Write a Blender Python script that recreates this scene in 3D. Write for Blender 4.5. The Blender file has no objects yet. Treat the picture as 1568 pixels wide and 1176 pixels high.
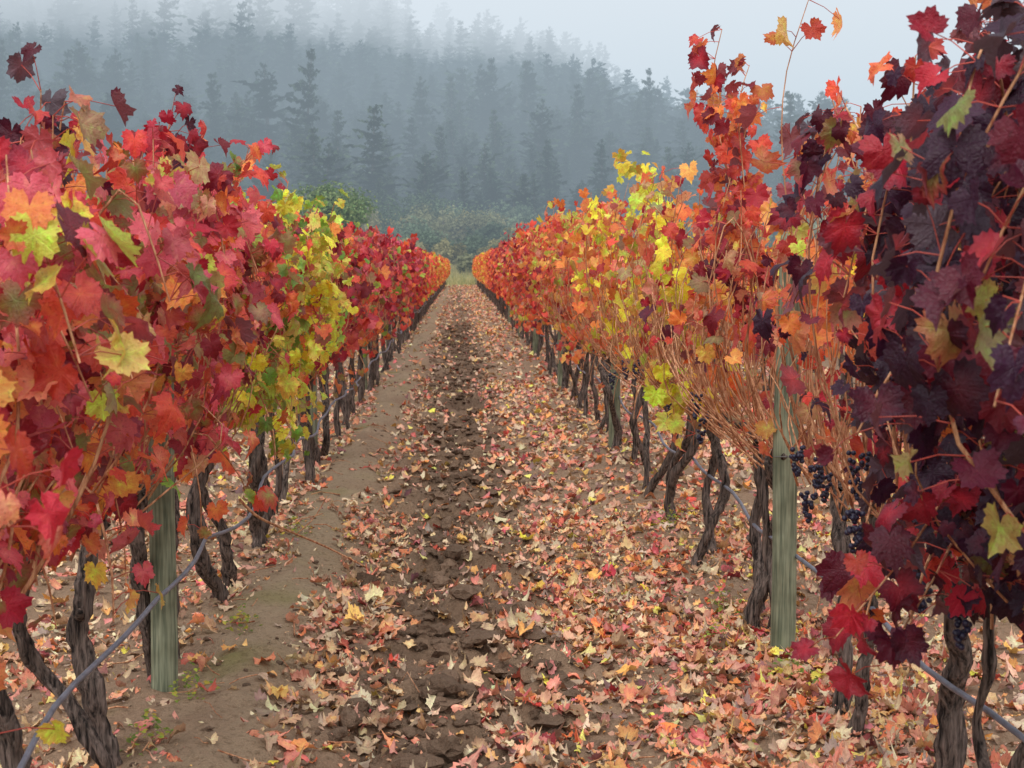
import bpy, math, numpy as np
from math import radians, sin, cos, pi
rng = np.random.default_rng(11)
scene = bpy.context.scene
scene.view_settings.view_transform = 'Standard'
scene.view_settings.look = 'None'
scene.view_settings.exposure = 0

# ---------------------------------------------------------------- helpers
def lin(c):
    c = np.asarray(c, float) / 255.0
    return np.where(c <= 0.04045, c / 12.92, ((c + 0.055) / 1.055) ** 2.4)
def norm(v):
    return v / np.maximum(np.linalg.norm(v, axis=-1, keepdims=True), 1e-9)
def sstep(a, b, x):
    t = np.clip((x - a) / (b - a), 0, 1)
    return t * t * (3 - 2 * t)
_tab = np.random.default_rng(3).random((256, 256))
def vnoise(x, y):
    x = np.asarray(x, float); y = np.asarray(y, float)
    xi = np.floor(x).astype(int); yi = np.floor(y).astype(int)
    fx = x - xi; fy = y - yi
    fx = fx * fx * (3 - 2 * fx); fy = fy * fy * (3 - 2 * fy)
    g = lambda a, b: _tab[a & 255, b & 255]
    return (g(xi, yi) * (1 - fx) * (1 - fy) + g(xi + 1, yi) * fx * (1 - fy)
            + g(xi, yi + 1) * (1 - fx) * fy + g(xi + 1, yi + 1) * fx * fy) * 2 - 1
def fbm(x, y, o=4, g=0.5):
    s = 0; a = 1
    for i in range(o):
        s = s + a * vnoise(x * 2 ** i + 17.3 * i, y * 2 ** i - 9.1 * i); a *= g
    return s

class MB:
    def __init__(self):
        self.v = []; self.c = []; self.u = []; self.f = []; self.n = 0
    def add(self, V, F, mat=0, col=None, uv=None):
        V = np.asarray(V, float).reshape(-1, 3)
        if col is None: col = np.full((len(V), 3), 0.5)
        col = np.broadcast_to(np.asarray(col, float), (len(V), 3))
        if uv is None: uv = np.zeros((len(V), 2))
        self.v.append(V); self.c.append(col); self.u.append(uv)
        self.f.append((np.asarray(F, int) + self.n, mat)); self.n += len(V)
    def build(self, name, mats, smooth=True, link=True):
        V = np.concatenate(self.v); C = np.concatenate(self.c); U = np.concatenate(self.u)
        idx = np.concatenate([f.ravel() for f, m in self.f])
        tot = np.concatenate([np.full(len(f), f.shape[1]) for f, m in self.f])
        mi = np.concatenate([np.full(len(f), m) for f, m in self.f])
        st = np.concatenate([[0], np.cumsum(tot)[:-1]])
        me = bpy.data.meshes.new(name)
        me.vertices.add(len(V)); me.vertices.foreach_set('co', V.ravel().astype(np.float32))
        me.loops.add(len(idx)); me.loops.foreach_set('vertex_index', idx.astype(np.int32))
        me.polygons.add(len(tot)); me.polygons.foreach_set('loop_start', st.astype(np.int32))
        me.polygons.foreach_set('loop_total', tot.astype(np.int32))
        me.polygons.foreach_set('material_index', mi.astype(np.int32))
        me.polygons.foreach_set('use_smooth', np.full(len(tot), smooth))
        uvl = me.uv_layers.new(name='UVMap')
        uvl.data.foreach_set('uv', U[idx].ravel().astype(np.float32))
        ca = me.color_attributes.new('Col', 'FLOAT_COLOR', 'POINT')
        ca.data.foreach_set('color', np.concatenate([C, np.ones((len(C), 1))], 1).ravel().astype(np.float32))
        for m in mats: me.materials.append(m)
        me.update(calc_edges=True)
        ob = bpy.data.objects.new(name, me)
        if link: scene.collection.objects.link(ob)
        return ob

def tube(mb, P, R, seg=6, mat=0, col=None, lump=0.0, cap=True):
    P = np.asarray(P, float); n = len(P); R = np.broadcast_to(np.asarray(R, float), (n,))
    T = np.gradient(P, axis=0); T = norm(T)
    ref = np.array([0.0, 1.0, 0.05]) if abs(T[:, 2]).mean() > 0.6 else np.array([0.02, 0.05, 1.0])
    A = norm(np.cross(T, ref)); B = np.cross(T, A)
    th = np.arange(seg) / seg * 2 * pi
    rr = R[:, None] * np.ones((n, seg))
    if lump:
        ph = rng.random(4) * 6.28
        tw = np.arange(n)[:, None] * rng.uniform(-.35, .35)
        rr = rr * (1 + lump * (np.sin(3 * th[None] + tw + ph[0]) * .7 + np.sin(5 * th[None] + 1.3 * tw + ph[1]) * .55
                   + np.sin(2 * th[None] + 3 * tw + ph[2]) * .5 + rng.normal(0, .28, (n, seg))))
    V = P[:, None] + rr[..., None] * (np.cos(th)[None, :, None] * A[:, None] + np.sin(th)[None, :, None] * B[:, None])
    i = np.arange(n - 1)[:, None] * seg; j = np.arange(seg)[None]; j2 = (j + 1) % seg
    F = np.stack([i + j, i + j2, i + seg + j2, i + seg + j], -1).reshape(-1, 4)
    L = np.concatenate([[0], np.cumsum(np.linalg.norm(np.diff(P, axis=0), axis=1))])
    uv = np.stack([np.broadcast_to(th / 6.283, (n, seg)), np.broadcast_to(L[:, None], (n, seg))], -1).reshape(-1, 2)
    mb.add(V.reshape(-1, 3), F, mat, col, uv)
    if cap:
        c = P[-1] + T[-1] * R[-1] * .15
        base = mb.n - n * seg
        mb.v.append(c[None]); mb.c.append(mb.c[-1][:1]); mb.u.append(np.zeros((1, 2)))
        k = (n - 1) * seg
        mb.f.append((np.stack([base + k + j[0], base + k + j2[0], np.full(seg, mb.n)], -1), mat)); mb.n += 1

# ---------------------------------------------------------------- leaf templates
KA = np.array([0, 12, 27, 40, 52, 66, 82, 96, 110, 128, 150, 166, 180.])
KR = np.array([1.0, .90, .71, .85, .93, .84, .66, .77, .83, .79, .73, .60, .12])
def leaf_tpl(N, ring, tooth):
    th = (np.arange(N) + 0.0) / N * 2 * pi - pi
    r = np.interp(np.abs(np.degrees(th)), KA, KR)
    r = r * (1 + tooth * np.where(np.arange(N) % 2 == 0, 1, -1) * (np.abs(th) < 2.9))
    X = np.sin(th) * r; Y = np.cos(th) * r
    j = np.arange(N); j2 = (j + 1) % N
    if ring:
        XY = np.concatenate([[[0, 0]], np.stack([X * .5, Y * .5], 1), np.stack([X, Y], 1)])
        F3 = np.stack([np.zeros(N, int), 1 + j2, 1 + j], 1)
        F4 = np.stack([1 + j, 1 + j2, 1 + N + j2, 1 + N + j], 1)
        e = np.concatenate([[0], np.full(N, .45), np.full(N, 1.)])
    else:
        XY = np.concatenate([[[0, 0]], np.stack([X, Y], 1)])
        F3 = np.stack([np.zeros(N, int), 1 + j2, 1 + j], 1); F4 = None
        e = np.concatenate([[0], np.full(N, 1.)])
    return XY, F3, F4, e
T_HI = leaf_tpl(36, True, .08)
T_MD = leaf_tpl(18, False, .10)
T_LO = leaf_tpl(8, False, .0)
def leaves(mb, P, T, N, S, cC, cE, tpl, curl=1.0, mat=0, roll=0.):
    XY, F3, F4, e = tpl
    n = len(P)
    if n == 0: return
    T = norm(T); N = norm(N - (N * T).sum(1, keepdims=True) * T); B = np.cross(T, N)
    x = XY[None, :, 0]; y = XY[None, :, 1]; r2 = x * x + y * y; th = np.arctan2(x, y)
    rr = lambda a, b: rng.uniform(a, b, (n, 1))
    asp = rr(.85, 1.12)
    z = (rr(-.1, .6) * np.abs(x) - rr(-.2, .65) * y * np.abs(y) - rr(-.2, .5) * r2
         + rr(.03, .24) * np.sin(rr(2, 4).round() * th + rr(0, 6.3)) * r2
         + rr(.0, .15) * np.sin(7 * th + rr(0, 6.3)) * r2) * curl
    if roll: z = z + roll * (rr(-.5, .8) * x * y + rr(-.2, .9) * x * x)
    sh = rr(-.15, .15)
    X = (x + sh * y) * asp; Y = y * (1 - .12 * np.clip(z, 0, 2))
    if roll: X = X * (1 - .25 * np.clip(np.abs(z), 0, 1.5))
    S = S[:, None]
    V = P[:, None] + (S * X)[..., None] * B[:, None] + (S * Y)[..., None] * T[:, None] + (S * z)[..., None] * N[:, None]
    k = XY.shape[0]
    col = cC[:, None] * (1 - e)[None, :, None] + cE[:, None] * e[None, :, None]
    uv = np.broadcast_to(XY[None], (n, k, 2)).reshape(-1, 2)
    off = (np.arange(n) * k)[:, None, None]
    base = mb.n
    mb.add(V.reshape(-1, 3), (F3[None] + off).reshape(-1, 3), mat, col.reshape(-1, 3), uv)
    if F4 is not None:
        mb.f.append(((F4[None] + off).reshape(-1, 4) + base, mat))

# ---------------------------------------------------------------- palettes
PC = {k: lin(v) for k, v in dict(
    crimson=(186, 42, 60), pink=(224, 100, 114), redor=(218, 84, 62), orange=(228, 130, 68), amber=(232, 174, 88),
    yellow=(238, 214, 66), lime=(188, 196, 72), green=(112, 144, 60), olive=(140, 130, 72), burg=(100, 22, 44),
    purple=(56, 20, 46), tan=(208, 162, 122), salmon=(232, 152, 124), brown=(136, 96, 70), dred=(140, 34, 48),
    cream=(232, 204, 164)).items()}
PN = list(PC); PM = np.array([PC[k] for k in PN])
def pal(**w):
    a = np.zeros(len(PN))
    for k, v in w.items(): a[PN.index(k)] = v
    return a / a.sum()
def pick(W, n):
    return rng.choice(len(PN), n, p=W)
EDGE = {'crimson': 'burg', 'pink': 'crimson', 'redor': 'crimson', 'orange': 'redor', 'amber': 'orange', 'yellow': 'yellow',
        'lime': 'amber', 'green': 'lime', 'olive': 'crimson', 'burg': 'purple', 'purple': 'purple', 'tan': 'brown',
        'salmon': 'redor', 'brown': 'brown', 'dred': 'burg', 'cream': 'tan'}
EI = np.array([PN.index(EDGE[k]) for k in PN])
def leafcols(idx):
    n = len(idx)
    b = rng.uniform(.68, 1.28, (n, 1)); w = rng.uniform(.0, .95, (n, 1))
    j = 1 + rng.normal(0, .07, (n, 3))
    c = PM[idx] * b * j
    e = (PM[idx] * (1 - w) + PM[EI[idx]] * w) * b * j
    return np.clip(c, .003, .95), np.clip(e, .003, .95)

L_pal = [(2, pal(crimson=3, pink=6, redor=3, orange=1, dred=1.5, olive=1.2, salmon=1), pal(orange=5, redor=3, olive=3.5, salmon=2.5, amber=1.5, crimson=.6, lime=1.4, tan=1)),
         (4.6, pal(crimson=3.5, pink=6, redor=2.5, dred=1.6, orange=.8, olive=.9, salmon=.8), pal(orange=4.5, redor=4, pink=1.6, olive=2, crimson=.6, green=.7, lime=.6, salmon=1)),
         (5.9, pal(crimson=3, pink=4, redor=2, dred=1.4, olive=1.2, green=.9), pal(redor=3, orange=4, olive=2, amber=1, lime=1.4)),
         (6.6, pal(crimson=2, redor=1, lime=2, green=3, olive=2, orange=1), pal(yellow=3, lime=3, green=3, orange=2, redor=.6)),
         (8.8, pal(crimson=1.5, redor=1, lime=2.5, green=3, pink=.6, yellow=1), pal(yellow=2, lime=2, green=2.5, orange=1.6, olive=2, redor=.5)),
         (10.3, pal(crimson=4, pink=3, dred=2, redor=2, green=1, lime=.4), pal(redor=3, crimson=2, olive=2, orange=2, green=.8)),
         (24, pal(crimson=4, pink=3, dred=2, redor=2, green=.6), pal(redor=3, crimson=2, olive=1, orange=2)),
         (32, pal(redor=3, orange=4, amber=2, lime=1.5, crimson=1), pal(orange=3, lime=2, redor=2)),
         (50, pal(orange=4, amber=3, redor=2, yellow=1.5), pal(orange=3, amber=3, redor=2, lime=1))]
R_pal = [(1, pal(burg=4, purple=7, dred=1, crimson=.8, olive=1.6), pal(burg=5, purple=6, dred=1.5, crimson=1.2, olive=.3)),
         (3.3, pal(burg=4, purple=5, dred=2, crimson=1.6, olive=1.2, redor=.7), pal(burg=4, purple=3, crimson=2, redor=1.2, orange=.8)),
         (4.2, pal(burg=1, dred=1.5, crimson=2, redor=3, orange=4, salmon=2, amber=1, lime=.6), pal(redor=2, orange=4, burg=.4, crimson=.8, salmon=3, tan=1.2, lime=.4)),
         (5.4, pal(dred=2.5, crimson=2, redor=3, orange=3, amber=1.5, burg=.8, salmon=1), pal(orange=4, amber=2, salmon=3, tan=2, burg=.4, redor=1.6, lime=.6)),
         (7.0, pal(redor=2, orange=3, amber=2, yellow=2, crimson=1, tan=1, lime=1), pal(orange=3, amber=2, yellow=1.5, lime=2, tan=1.6, salmon=2)),
         (9, pal(yellow=3, lime=1.4, orange=3, amber=2, redor=2), pal(orange=4, amber=2, yellow=1, lime=1.8, redor=1, salmon=2)),
         (12, pal(redor=4, orange=3, crimson=1.5, lime=1.8, amber=1), pal(orange=4, redor=2, salmon=2, amber=1.5, lime=1.8)),
         (20, pal(redor=4, crimson=3, orange=2, dred=1, lime=.6), pal(orange=4, redor=2, salmon=1, tan=1, lime=.8)),
         (32, pal(redor=3, crimson=2, orange=3, dred=.6), pal(orange=4, amber=2, redor=2, salmon=1)),
         (50, pal(orange=5, amber=3, redor=2, yellow=1), pal(orange=4, amber=3, yellow=1, redor=1))]
def rowpal(tab, y, t):
    ys = [a[0] for a in tab]
    i = int(np.clip(np.searchsorted(ys, y + rng.normal(0, .03 * y)) - 1, 0, len(tab) - 1))
    return tab[i][2] * (1 - t) + tab[i][1] * t

# ---------------------------------------------------------------- terrain
XL, XR = -1.12, 1.31
def ridge(x):
    return np.interp(x, [-500, -250, -135, -77, -30, 0, 28, 64, 110, 165, 300, 600],
                     [58, 69, 72, 72, 61, 54, 46, 30, 18, 13, 9, 8])
def gh(x, y):
    x = np.asarray(x, float); y = np.asarray(y, float)
    h = .03 * fbm(x * .5, y * .35, 2)
    near = 1 - sstep(60, 110, y)
    till = np.exp(-((x - .0) / .5) ** 4)
    h = h + near * till * (.05 * fbm(x * 6, y * 5, 3) + .05 * np.abs(fbm(x * 13, y * 11, 3)) - .035)
    h = h + near * .075 * np.exp(-((x + .80 + .05 * vnoise(y * .9, y * 0)) / .2) ** 2) + near * .018 * fbm(x * 6, y * 5, 3)
    h = h + near * (.05 * np.exp(-((x - XL) / .25) ** 2) + .06 * np.exp(-((x - XR) / .3) ** 2))
    h = h + near * .010 * fbm(x * 20 + 5, y * 20, 2)
    h = h + 4.0 * sstep(112, 200, y)
    hill = ridge(x) * sstep(165, 430, y) * (1 - .5 * sstep(440, 900, y))
    hill = hill + sstep(200, 330, y) * 4.5 * fbm(x * .015, y * .015, 3)
    return h + hill

# ---------------------------------------------------------------- materials
def newmat(name):
    m = bpy.data.materials.new(name); m.use_nodes = True
    nt = m.node_tree; nt.nodes.clear()
    out = nt.nodes.new('ShaderNodeOutputMaterial')
    return m, nt, out
def N_(nt, t, **kw):
    n = nt.nodes.new(t)
    for k, v in kw.items():
        if k in n.inputs: n.inputs[k].default_value = v
        else: setattr(n, k, v)
    return n
def math_(nt, op, a, b=None, clamp=False):
    n = nt.nodes.new('ShaderNodeMath'); n.operation = op; n.use_clamp = clamp
    for i, s in enumerate((a, b)):
        if s is None: continue
        if isinstance(s, (int, float)): n.inputs[i].default_value = s
        else: nt.links.new(s, n.inputs[i])
    return n.outputs[0]
def mixc(nt, f, a, b, mode='MIX'):
    n = nt.nodes.new('ShaderNodeMix'); n.data_type = 'RGBA'; n.blend_type = mode
    for s, i in ((f, 0), (a, 6), (b, 7)):
        if isinstance(s, (int, float)): n.inputs[i].default_value = s
        elif isinstance(s, (tuple, list, np.ndarray)): n.inputs[i].default_value = (*s[:3], 1)
        else: nt.links.new(s, n.inputs[i])
    return n.outputs[2]
def ramp(nt, src, a, b):
    n = nt.nodes.new('ShaderNodeMapRange'); n.inputs[1].default_value = a; n.inputs[2].default_value = b
    nt.links.new(src, n.inputs[0]); return n.outputs[0]
def noise(nt, vec, scale, detail=3, rough=.5):
    n = nt.nodes.new('ShaderNodeTexNoise'); n.inputs['Scale'].default_value = scale
    n.inputs['Detail'].default_value = detail; n.inputs['Roughness'].default_value = rough
    if vec is not None: nt.links.new(vec, n.inputs['Vector'])
    return n.outputs[0]

def leaf_mat(name, transl, rough, veins=True, dry=False):
    m, nt, out = newmat(name)
    col = N_(nt, 'ShaderNodeVertexColor', layer_name='Col').outputs[0]
    geo = nt.nodes.new('ShaderNodeNewGeometry')
    pos = geo.outputs['Position']
    c = col
    if veins:
        n1 = noise(nt, pos, 42, 2, .6)
        c = mixc(nt, math_(nt, 'MULTIPLY', ramp(nt, n1, .52, .70), .6), c, (.9, .55, .6) if not dry else (.68, .6, .55), 'MULTIPLY')
        c = mixc(nt, math_(nt, 'MULTIPLY', ramp(nt, n1, .47, .28), .7), c, (1.1, 1.9, 1.05) if not dry else (1.2, 1.3, 1.15), 'MULTIPLY')
        n2 = noise(nt, pos, 150, 1, .6)
        c = mixc(nt, math_(nt, 'MULTIPLY', ramp(nt, n2, .60, .74), .6), c, (.45, .33, .28), 'MULTIPLY')
        uv = N_(nt, 'ShaderNodeUVMap', uv_map='UVMap').outputs[0]
        sep = nt.nodes.new('ShaderNodeSeparateXYZ'); nt.links.new(uv, sep.inputs[0])
        ax = math_(nt, 'ABSOLUTE', sep.outputs[0]); y = sep.outputs[1]
        best = None
        for ang in (0, 52, 108):
            s_, c_ = sin(radians(ang)), cos(radians(ang))
            d = math_(nt, 'ABSOLUTE', math_(nt, 'SUBTRACT', math_(nt, 'MULTIPLY', ax, c_), math_(nt, 'MULTIPLY', y, s_)))
            along = math_(nt, 'ADD', math_(nt, 'MULTIPLY', ax, s_), math_(nt, 'MULTIPLY', y, c_))
            d = math_(nt, 'ADD', d, math_(nt, 'LESS_THAN', along, 0.0))
            sec = math_(nt, 'FRACT', math_(nt, 'MULTIPLY', math_(nt, 'SUBTRACT', along, math_(nt, 'MULTIPLY', d, .8)), 5.5))
            sec = math_(nt, 'ABSOLUTE', math_(nt, 'SUBTRACT', sec, .5))
            sec = math_(nt, 'ADD', math_(nt, 'MULTIPLY', sec, .16), math_(nt, 'GREATER_THAN', d, .26))
            sec = math_(nt, 'ADD', sec, .014)
            d = math_(nt, 'MINIMUM', d, sec)
            best = d if best is None else math_(nt, 'MINIMUM', best, d)
        v = ramp(nt, best, .032, .008)
        c = mixc(nt, math_(nt, 'MULTIPLY', v, .5), c, (1.15, 1.7, 1.3), 'MULTIPLY')
    back = mixc(nt, .12, mixc(nt, 1.0, c, (1.15, 1.25, 1.25), 'MULTIPLY'), (.6, .5, .48))
    c = mixc(nt, geo.outputs['Backfacing'], c, back)
    p = N_(nt, 'ShaderNodeBsdfPrincipled', Roughness=rough)
    p.inputs['Specular IOR Level'].default_value = .42 if not dry else .25
    nt.links.new(c, p.inputs['Base Color'])
    if veins and not dry:
        bmp = N_(nt, 'ShaderNodeBump'); bmp.inputs['Strength'].default_value = .55; bmp.inputs['Distance'].default_value = .006
        nt.links.new(math_(nt, 'SUBTRACT', n2, math_(nt, 'MULTIPLY', v, .25)), bmp.inputs['Height']); nt.links.new(bmp.outputs[0], p.inputs['Normal'])
    t = N_(nt, 'ShaderNodeBsdfTranslucent')
    ct = mixc(nt, 1.0, c, (1.0, .86, .75), 'MULTIPLY'); nt.links.new(ct, t.inputs[0])
    mx = N_(nt, 'ShaderNodeMixShader'); mx.inputs[0].default_value = transl
    nt.links.new(p.outputs[0], mx.inputs[1]); nt.links.new(t.outputs[0], mx.inputs[2])
    nt.links.new(mx.outputs[0], out.inputs[0])
    return m
M_leaf = leaf_mat('vine_leaf', .36, .48)
M_leaf_far = leaf_mat('vine_leaf_far', .38, .55, veins=False)
M_dry = leaf_mat('dry_leaf', .12, .65, veins=True, dry=True)

def wood_mat(name, c1, c2, sx, sz, bstr, rough=.85, dist=.01):
    m, nt, out = newmat(name)
    tc = nt.nodes.new('ShaderNodeNewGeometry')
    mp = nt.nodes.new('ShaderNodeMapping'); mp.inputs['Scale'].default_value = (sx, sx, sz)
    nt.links.new(tc.outputs['Position'], mp.inputs[0])
    n = noise(nt, mp.outputs[0], 1, 3, .65)
    n3 = noise(nt, tc.outputs['Position'], 9, 2)
    c = mixc(nt, ramp(nt, n, .36, .66), lin(c1), lin(c2))
    c = mixc(nt, ramp(nt, n3, .4, .75), c, (.6, .57, .53), 'MULTIPLY')
    p = N_(nt, 'ShaderNodeBsdfPrincipled', Roughness=rough); p.inputs['Specular IOR Level'].default_value = .25
    nt.links.new(c, p.inputs['Base Color'])
    if bstr:
        b = N_(nt, 'ShaderNodeBump'); b.inputs['Strength'].default_value = bstr; b.inputs['Distance'].default_value = dist
        nt.links.new(n, b.inputs['Height']); nt.links.new(b.outputs[0], p.inputs['Normal'])
    nt.links.new(p.outputs[0], out.inputs[0]); return m
M_bark = wood_mat('vine_bark', (34, 29, 27), (138, 122, 113), 80, 7, 1.0, dist=.022)
M_cane = wood_mat('cane_bark', (152, 90, 62), (228, 176, 134), 60, 9, 0)
M_post = wood_mat('treated_post_wood', (94, 102, 84), (150, 154, 128), 75, 3.5, .5, dist=.006)
def simple(name, c, rough=.5, metal=0, spec=.5):
    m, nt, out = newmat(name)
    p = N_(nt, 'ShaderNodeBsdfPrincipled', Roughness=rough, Metallic=metal); p.inputs['Specular IOR Level'].default_value = spec
    g = nt.nodes.new('ShaderNodeNewGeometry')
    nn = noise(nt, g.outputs['Position'], 22, 2)
    c2 = mixc(nt, ramp(nt, nn, .35, .7), lin(c), lin(c) * .6)
    nt.links.new(c2, p.inputs['Base Color']); nt.links.new(p.outputs[0], out.inputs[0]); return m
M_hose = simple('hose_plastic', (118, 120, 132), .45)
M_wire = simple('galvanised_wire', (120, 118, 115), .5, .6)
M_grape = simple('grape_skin', (36, 32, 58), .42)
M_petiole = simple('petiole', (196, 80, 66), .5)
def vcol_mat(name, rough=.9, transl=0.0, var=0.0):
    m, nt, out = newmat(name)
    col = N_(nt, 'ShaderNodeVertexColor', layer_name='Col').outputs[0]
    if var:
        oi = nt.nodes.new('ShaderNodeObjectInfo')
        col = mixc(nt, math_(nt, 'MULTIPLY', oi.outputs['Random'], var), col, (1.7, 1.4, 1.0), 'MULTIPLY')
    p = N_(nt, 'ShaderNodeBsdfPrincipled', Roughness=rough); p.inputs['Specular IOR Level'].default_value = .2
    nt.links.new(col, p.inputs['Base Color'])
    if transl:
        t = N_(nt, 'ShaderNodeBsdfTranslucent'); nt.links.new(col, t.inputs[0])
        mx = N_(nt, 'ShaderNodeMixShader'); mx.inputs[0].default_value = transl
        nt.links.new(p.outputs[0], mx.inputs[1]); nt.links.new(t.outputs[0], mx.inputs[2]); nt.links.new(mx.outputs[0], out.inputs[0])
    else: nt.links.new(p.outputs[0], out.inputs[0])
    return m
M_needle = vcol_mat('conifer_needles', .9, 0, 1.0)
M_shrub = vcol_mat('shrub_leaves', .8, .3)
def soil_mat(name):
    m, nt, out = newmat(name)
    col = N_(nt, 'ShaderNodeVertexColor', layer_name='Col').outputs[0]
    g = nt.nodes.new('ShaderNodeNewGeometry'); pos = g.outputs['Position']
    n2 = noise(nt, pos, 38, 4, .75); n3 = noise(nt, pos, 210, 1, .7)
    c = mixc(nt, ramp(nt, n2, .5, .75), col, mixc(nt, 1.0, col, (.5, .46, .42), 'MULTIPLY'))
    c = mixc(nt, ramp(nt, n3, .60, .78), c, mixc(nt, 1.0, c, (1.6, 1.55, 1.5), 'MULTIPLY'))
    p = N_(nt, 'ShaderNodeBsdfPrincipled', Roughness=.95); p.inputs['Specular IOR Level'].default_value = .15
    nt.links.new(c, p.inputs['Base Color'])
    b = N_(nt, 'ShaderNodeBump'); b.inputs['Strength'].default_value = 1.0; b.inputs['Distance'].default_value = .025
    nt.links.new(n2, b.inputs['Height']); nt.links.new(b.outputs[0], p.inputs['Normal'])
    nt.links.new(p.outputs[0], out.inputs[0]); return m
M_soil = soil_mat('soil')

# ---------------------------------------------------------------- ground sheet
def grow(a, st, g, end):
    o = [a]
    while o[-1] < end: o.append(o[-1] + st); st *= g
    return o
xs = np.arange(-1.7, 1.8, .026)
xr = np.array(grow(1.82, .04, 1.13, 1400)); xl = -np.array(grow(1.73, .04, 1.13, 1400))[::-1]
xs = np.concatenate([xl, xs, xr])
ys = np.concatenate([np.arange(-60, -3, 6), np.arange(-3, 2.4, .3), np.arange(2.5, 13, .028), np.array(grow(13.03, .035, 1.022, 165)),])
ys = np.concatenate([ys, np.arange(ys[-1] + 4, 700, 6), np.arange(705, 2200, 60)])
GX, GY = np.meshgrid(xs, ys)
GZ = gh(GX, GY)
def soilcol(x, y):
    base = lin((146, 122, 100)); dark = lin((108, 88, 72)); sand = lin((164, 144, 118)); grass = lin((140, 140, 92)); forest = lin((52, 58, 40))
    a = np.exp(-((x + .0) / .42) ** 4)[..., None] * np.clip(.7 + .5 * fbm(x * 2, y * 1.3, 3), 0, 1)[..., None]
    c = base * (1 - a) + dark * a
    s = (np.exp(-((x + .80) / .22) ** 4) * np.clip(.85 + .6 * fbm(x * 3, y * 1.7, 3), .2, 1))[..., None]
    c = c * (1 - s) + sand * s
    moss = (np.clip(fbm(x * 3 + 9, y * 2, 3) - .25, 0, 1) * .8 * np.exp(-((x + 1.0) / .3) ** 2))[..., None]
    c = c * (1 - moss) + lin((124, 122, 66)) * moss
    g = sstep(100, 116, y)[..., None]; f = sstep(160, 190, y)[..., None]
    c = c * (1 - g) + grass * g
    return c * (1 - f) + forest * f
mb = MB()
nx, ny = len(xs), len(ys)
I = np.arange(ny - 1)[:, None] * nx + np.arange(nx - 1)[None]
F = np.stack([I, I + 1, I + nx + 1, I + nx], -1).reshape(-1, 4)
mb.add(np.stack([GX, GY, GZ], -1).reshape(-1, 3), F, 0, soilcol(GX, GY).reshape(-1, 3))
mb.build('ground', [M_soil])

# ---------------------------------------------------------------- clods
import bmesh
bm = bmesh.new(); bmesh.ops.create_icosphere(bm, subdivisions=2, radius=1)
IV = np.array([v.co[:] for v in bm.verts]); IF = np.array([[v.index for v in f.verts] for f in bm.faces]); bm.free()
mb = MB(); nC = 5200
cy = 2.8 + (rng.random(nC) ** 1.5) * 34
cin = rng.random(nC) < .78
cx = np.where(cin, rng.normal(-.02, .24, nC), rng.uniform(-1.3, 1.6, nC))
cz = gh(cx, cy); cs = np.exp(rng.normal(-4.05, .65, nC)); cs = np.where(cin & (np.abs(cx) < .5), np.clip(cs, .005, .05), np.clip(cs * .5, .004, .014))
for i in range(nC):
    d = 1 + .35 * (np.sin(IV @ rng.normal(0, 2.6, 3) + rng.random() * 6)) + rng.normal(0, .12, len(IV))
    sc = cs[i] * np.array([rng.uniform(.8, 1.4), rng.uniform(.8, 1.4), rng.uniform(.5, .9)])
    mb.add(IV * d[:, None] * sc + (cx[i], cy[i], cz[i] + cs[i] * .1), IF, 0, lin((122, 101, 84)) * rng.uniform(.65, 1.15))
mb.build('soil_clods', [M_soil], smooth=False)

# ---------------------------------------------------------------- fallen leaves
GP = pal(tan=4.5, salmon=3.2, orange=2.2, brown=2.2, redor=1.2, crimson=.5, amber=2.2, dred=.6, yellow=.35, burg=.7, cream=3, pink=.5)
GPr = pal(tan=3.6, salmon=3.2, orange=3.6, brown=1.8, redor=1.6, crimson=.8, amber=3, dred=.6, yellow=.8, burg=.7, cream=2.8, pink=.6)
def litter(mb, n, x0, x1, y0, y1, tpl, smin, smax, curl, roll=.7):
    x = rng.uniform(x0, x1, n); y = rng.uniform(y0, y1, n)
    d = .66 + .46 * fbm(x * 1.6, y * 1.2, 3)
    d = d * (1 - .92 * np.exp(-((x + .80 + .06 * vnoise(y * 1.2, y * 0)) / .18) ** 4))
    d = d * (1 - .66 * np.exp(-((x + .02 + .1 * vnoise(y * .7, y * 0 + 4)) / .18) ** 2))
    d = d * np.where(x > .15, 1.35, 1.0) * np.where(x < -1.0, .8, 1)
    k = rng.random(n) < d
    x, y = x[k], y[k]; n = len(x)
    z = gh(x, y) + rng.uniform(.004, .028, n)
    a = rng.random(n) * 2 * pi
    T = np.stack([np.cos(a), np.sin(a), rng.normal(0, .16, n)], 1)
    Nn = np.stack([rng.normal(0, .24, n), rng.normal(-.06, .24, n), np.where(rng.random(n) < .5, 1, -1)], 1)
    idx = np.where(x > .3, pick(GPr, n), pick(GP, n))
    c, e = leafcols(idx)
    g = np.array([.58, .45, .34]); w = rng.uniform(.05, .5, (n, 1))
    c = c * (1 - w) + g * w; e = e * (1 - w) + g * .85 * w
    S = rng.uniform(smin, smax, n) * rng.choice([.6, .85, 1], n)
    leaves(mb, np.stack([x, y, z], 1), T, Nn, S, c, e, tpl, curl, 0, roll)
mb = MB()
litter(mb, 13500, -2.6, 3.2, 2.6, 9, T_HI, .028, .054, 1.5)
litter(mb, 4200, -.7, 1.7, 2.8, 6.5, T_HI, .028, .054, 1.5)
litter(mb, 20000, -4, 4.5, 9, 20, T_MD, .030, .056, 1.5)
litter(mb, 4500, 2.6, 6, 2.6, 12, T_MD, .036, .066, 1.5)
litter(mb, 4500, -6, -2.6, 2.6, 12, T_MD, .036, .066, 1.5)
litter(mb, 24000, -5, 5.5, 20, 60, T_LO, .045, .07, 1.3)
litter(mb, 12000, -4, 4, 60, 110, T_LO, .06, .1, 1.3)
litter(mb, 26000, -1.9, 2.2, 2.6, 9, T_LO, .007, .022, 1.9)
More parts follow.
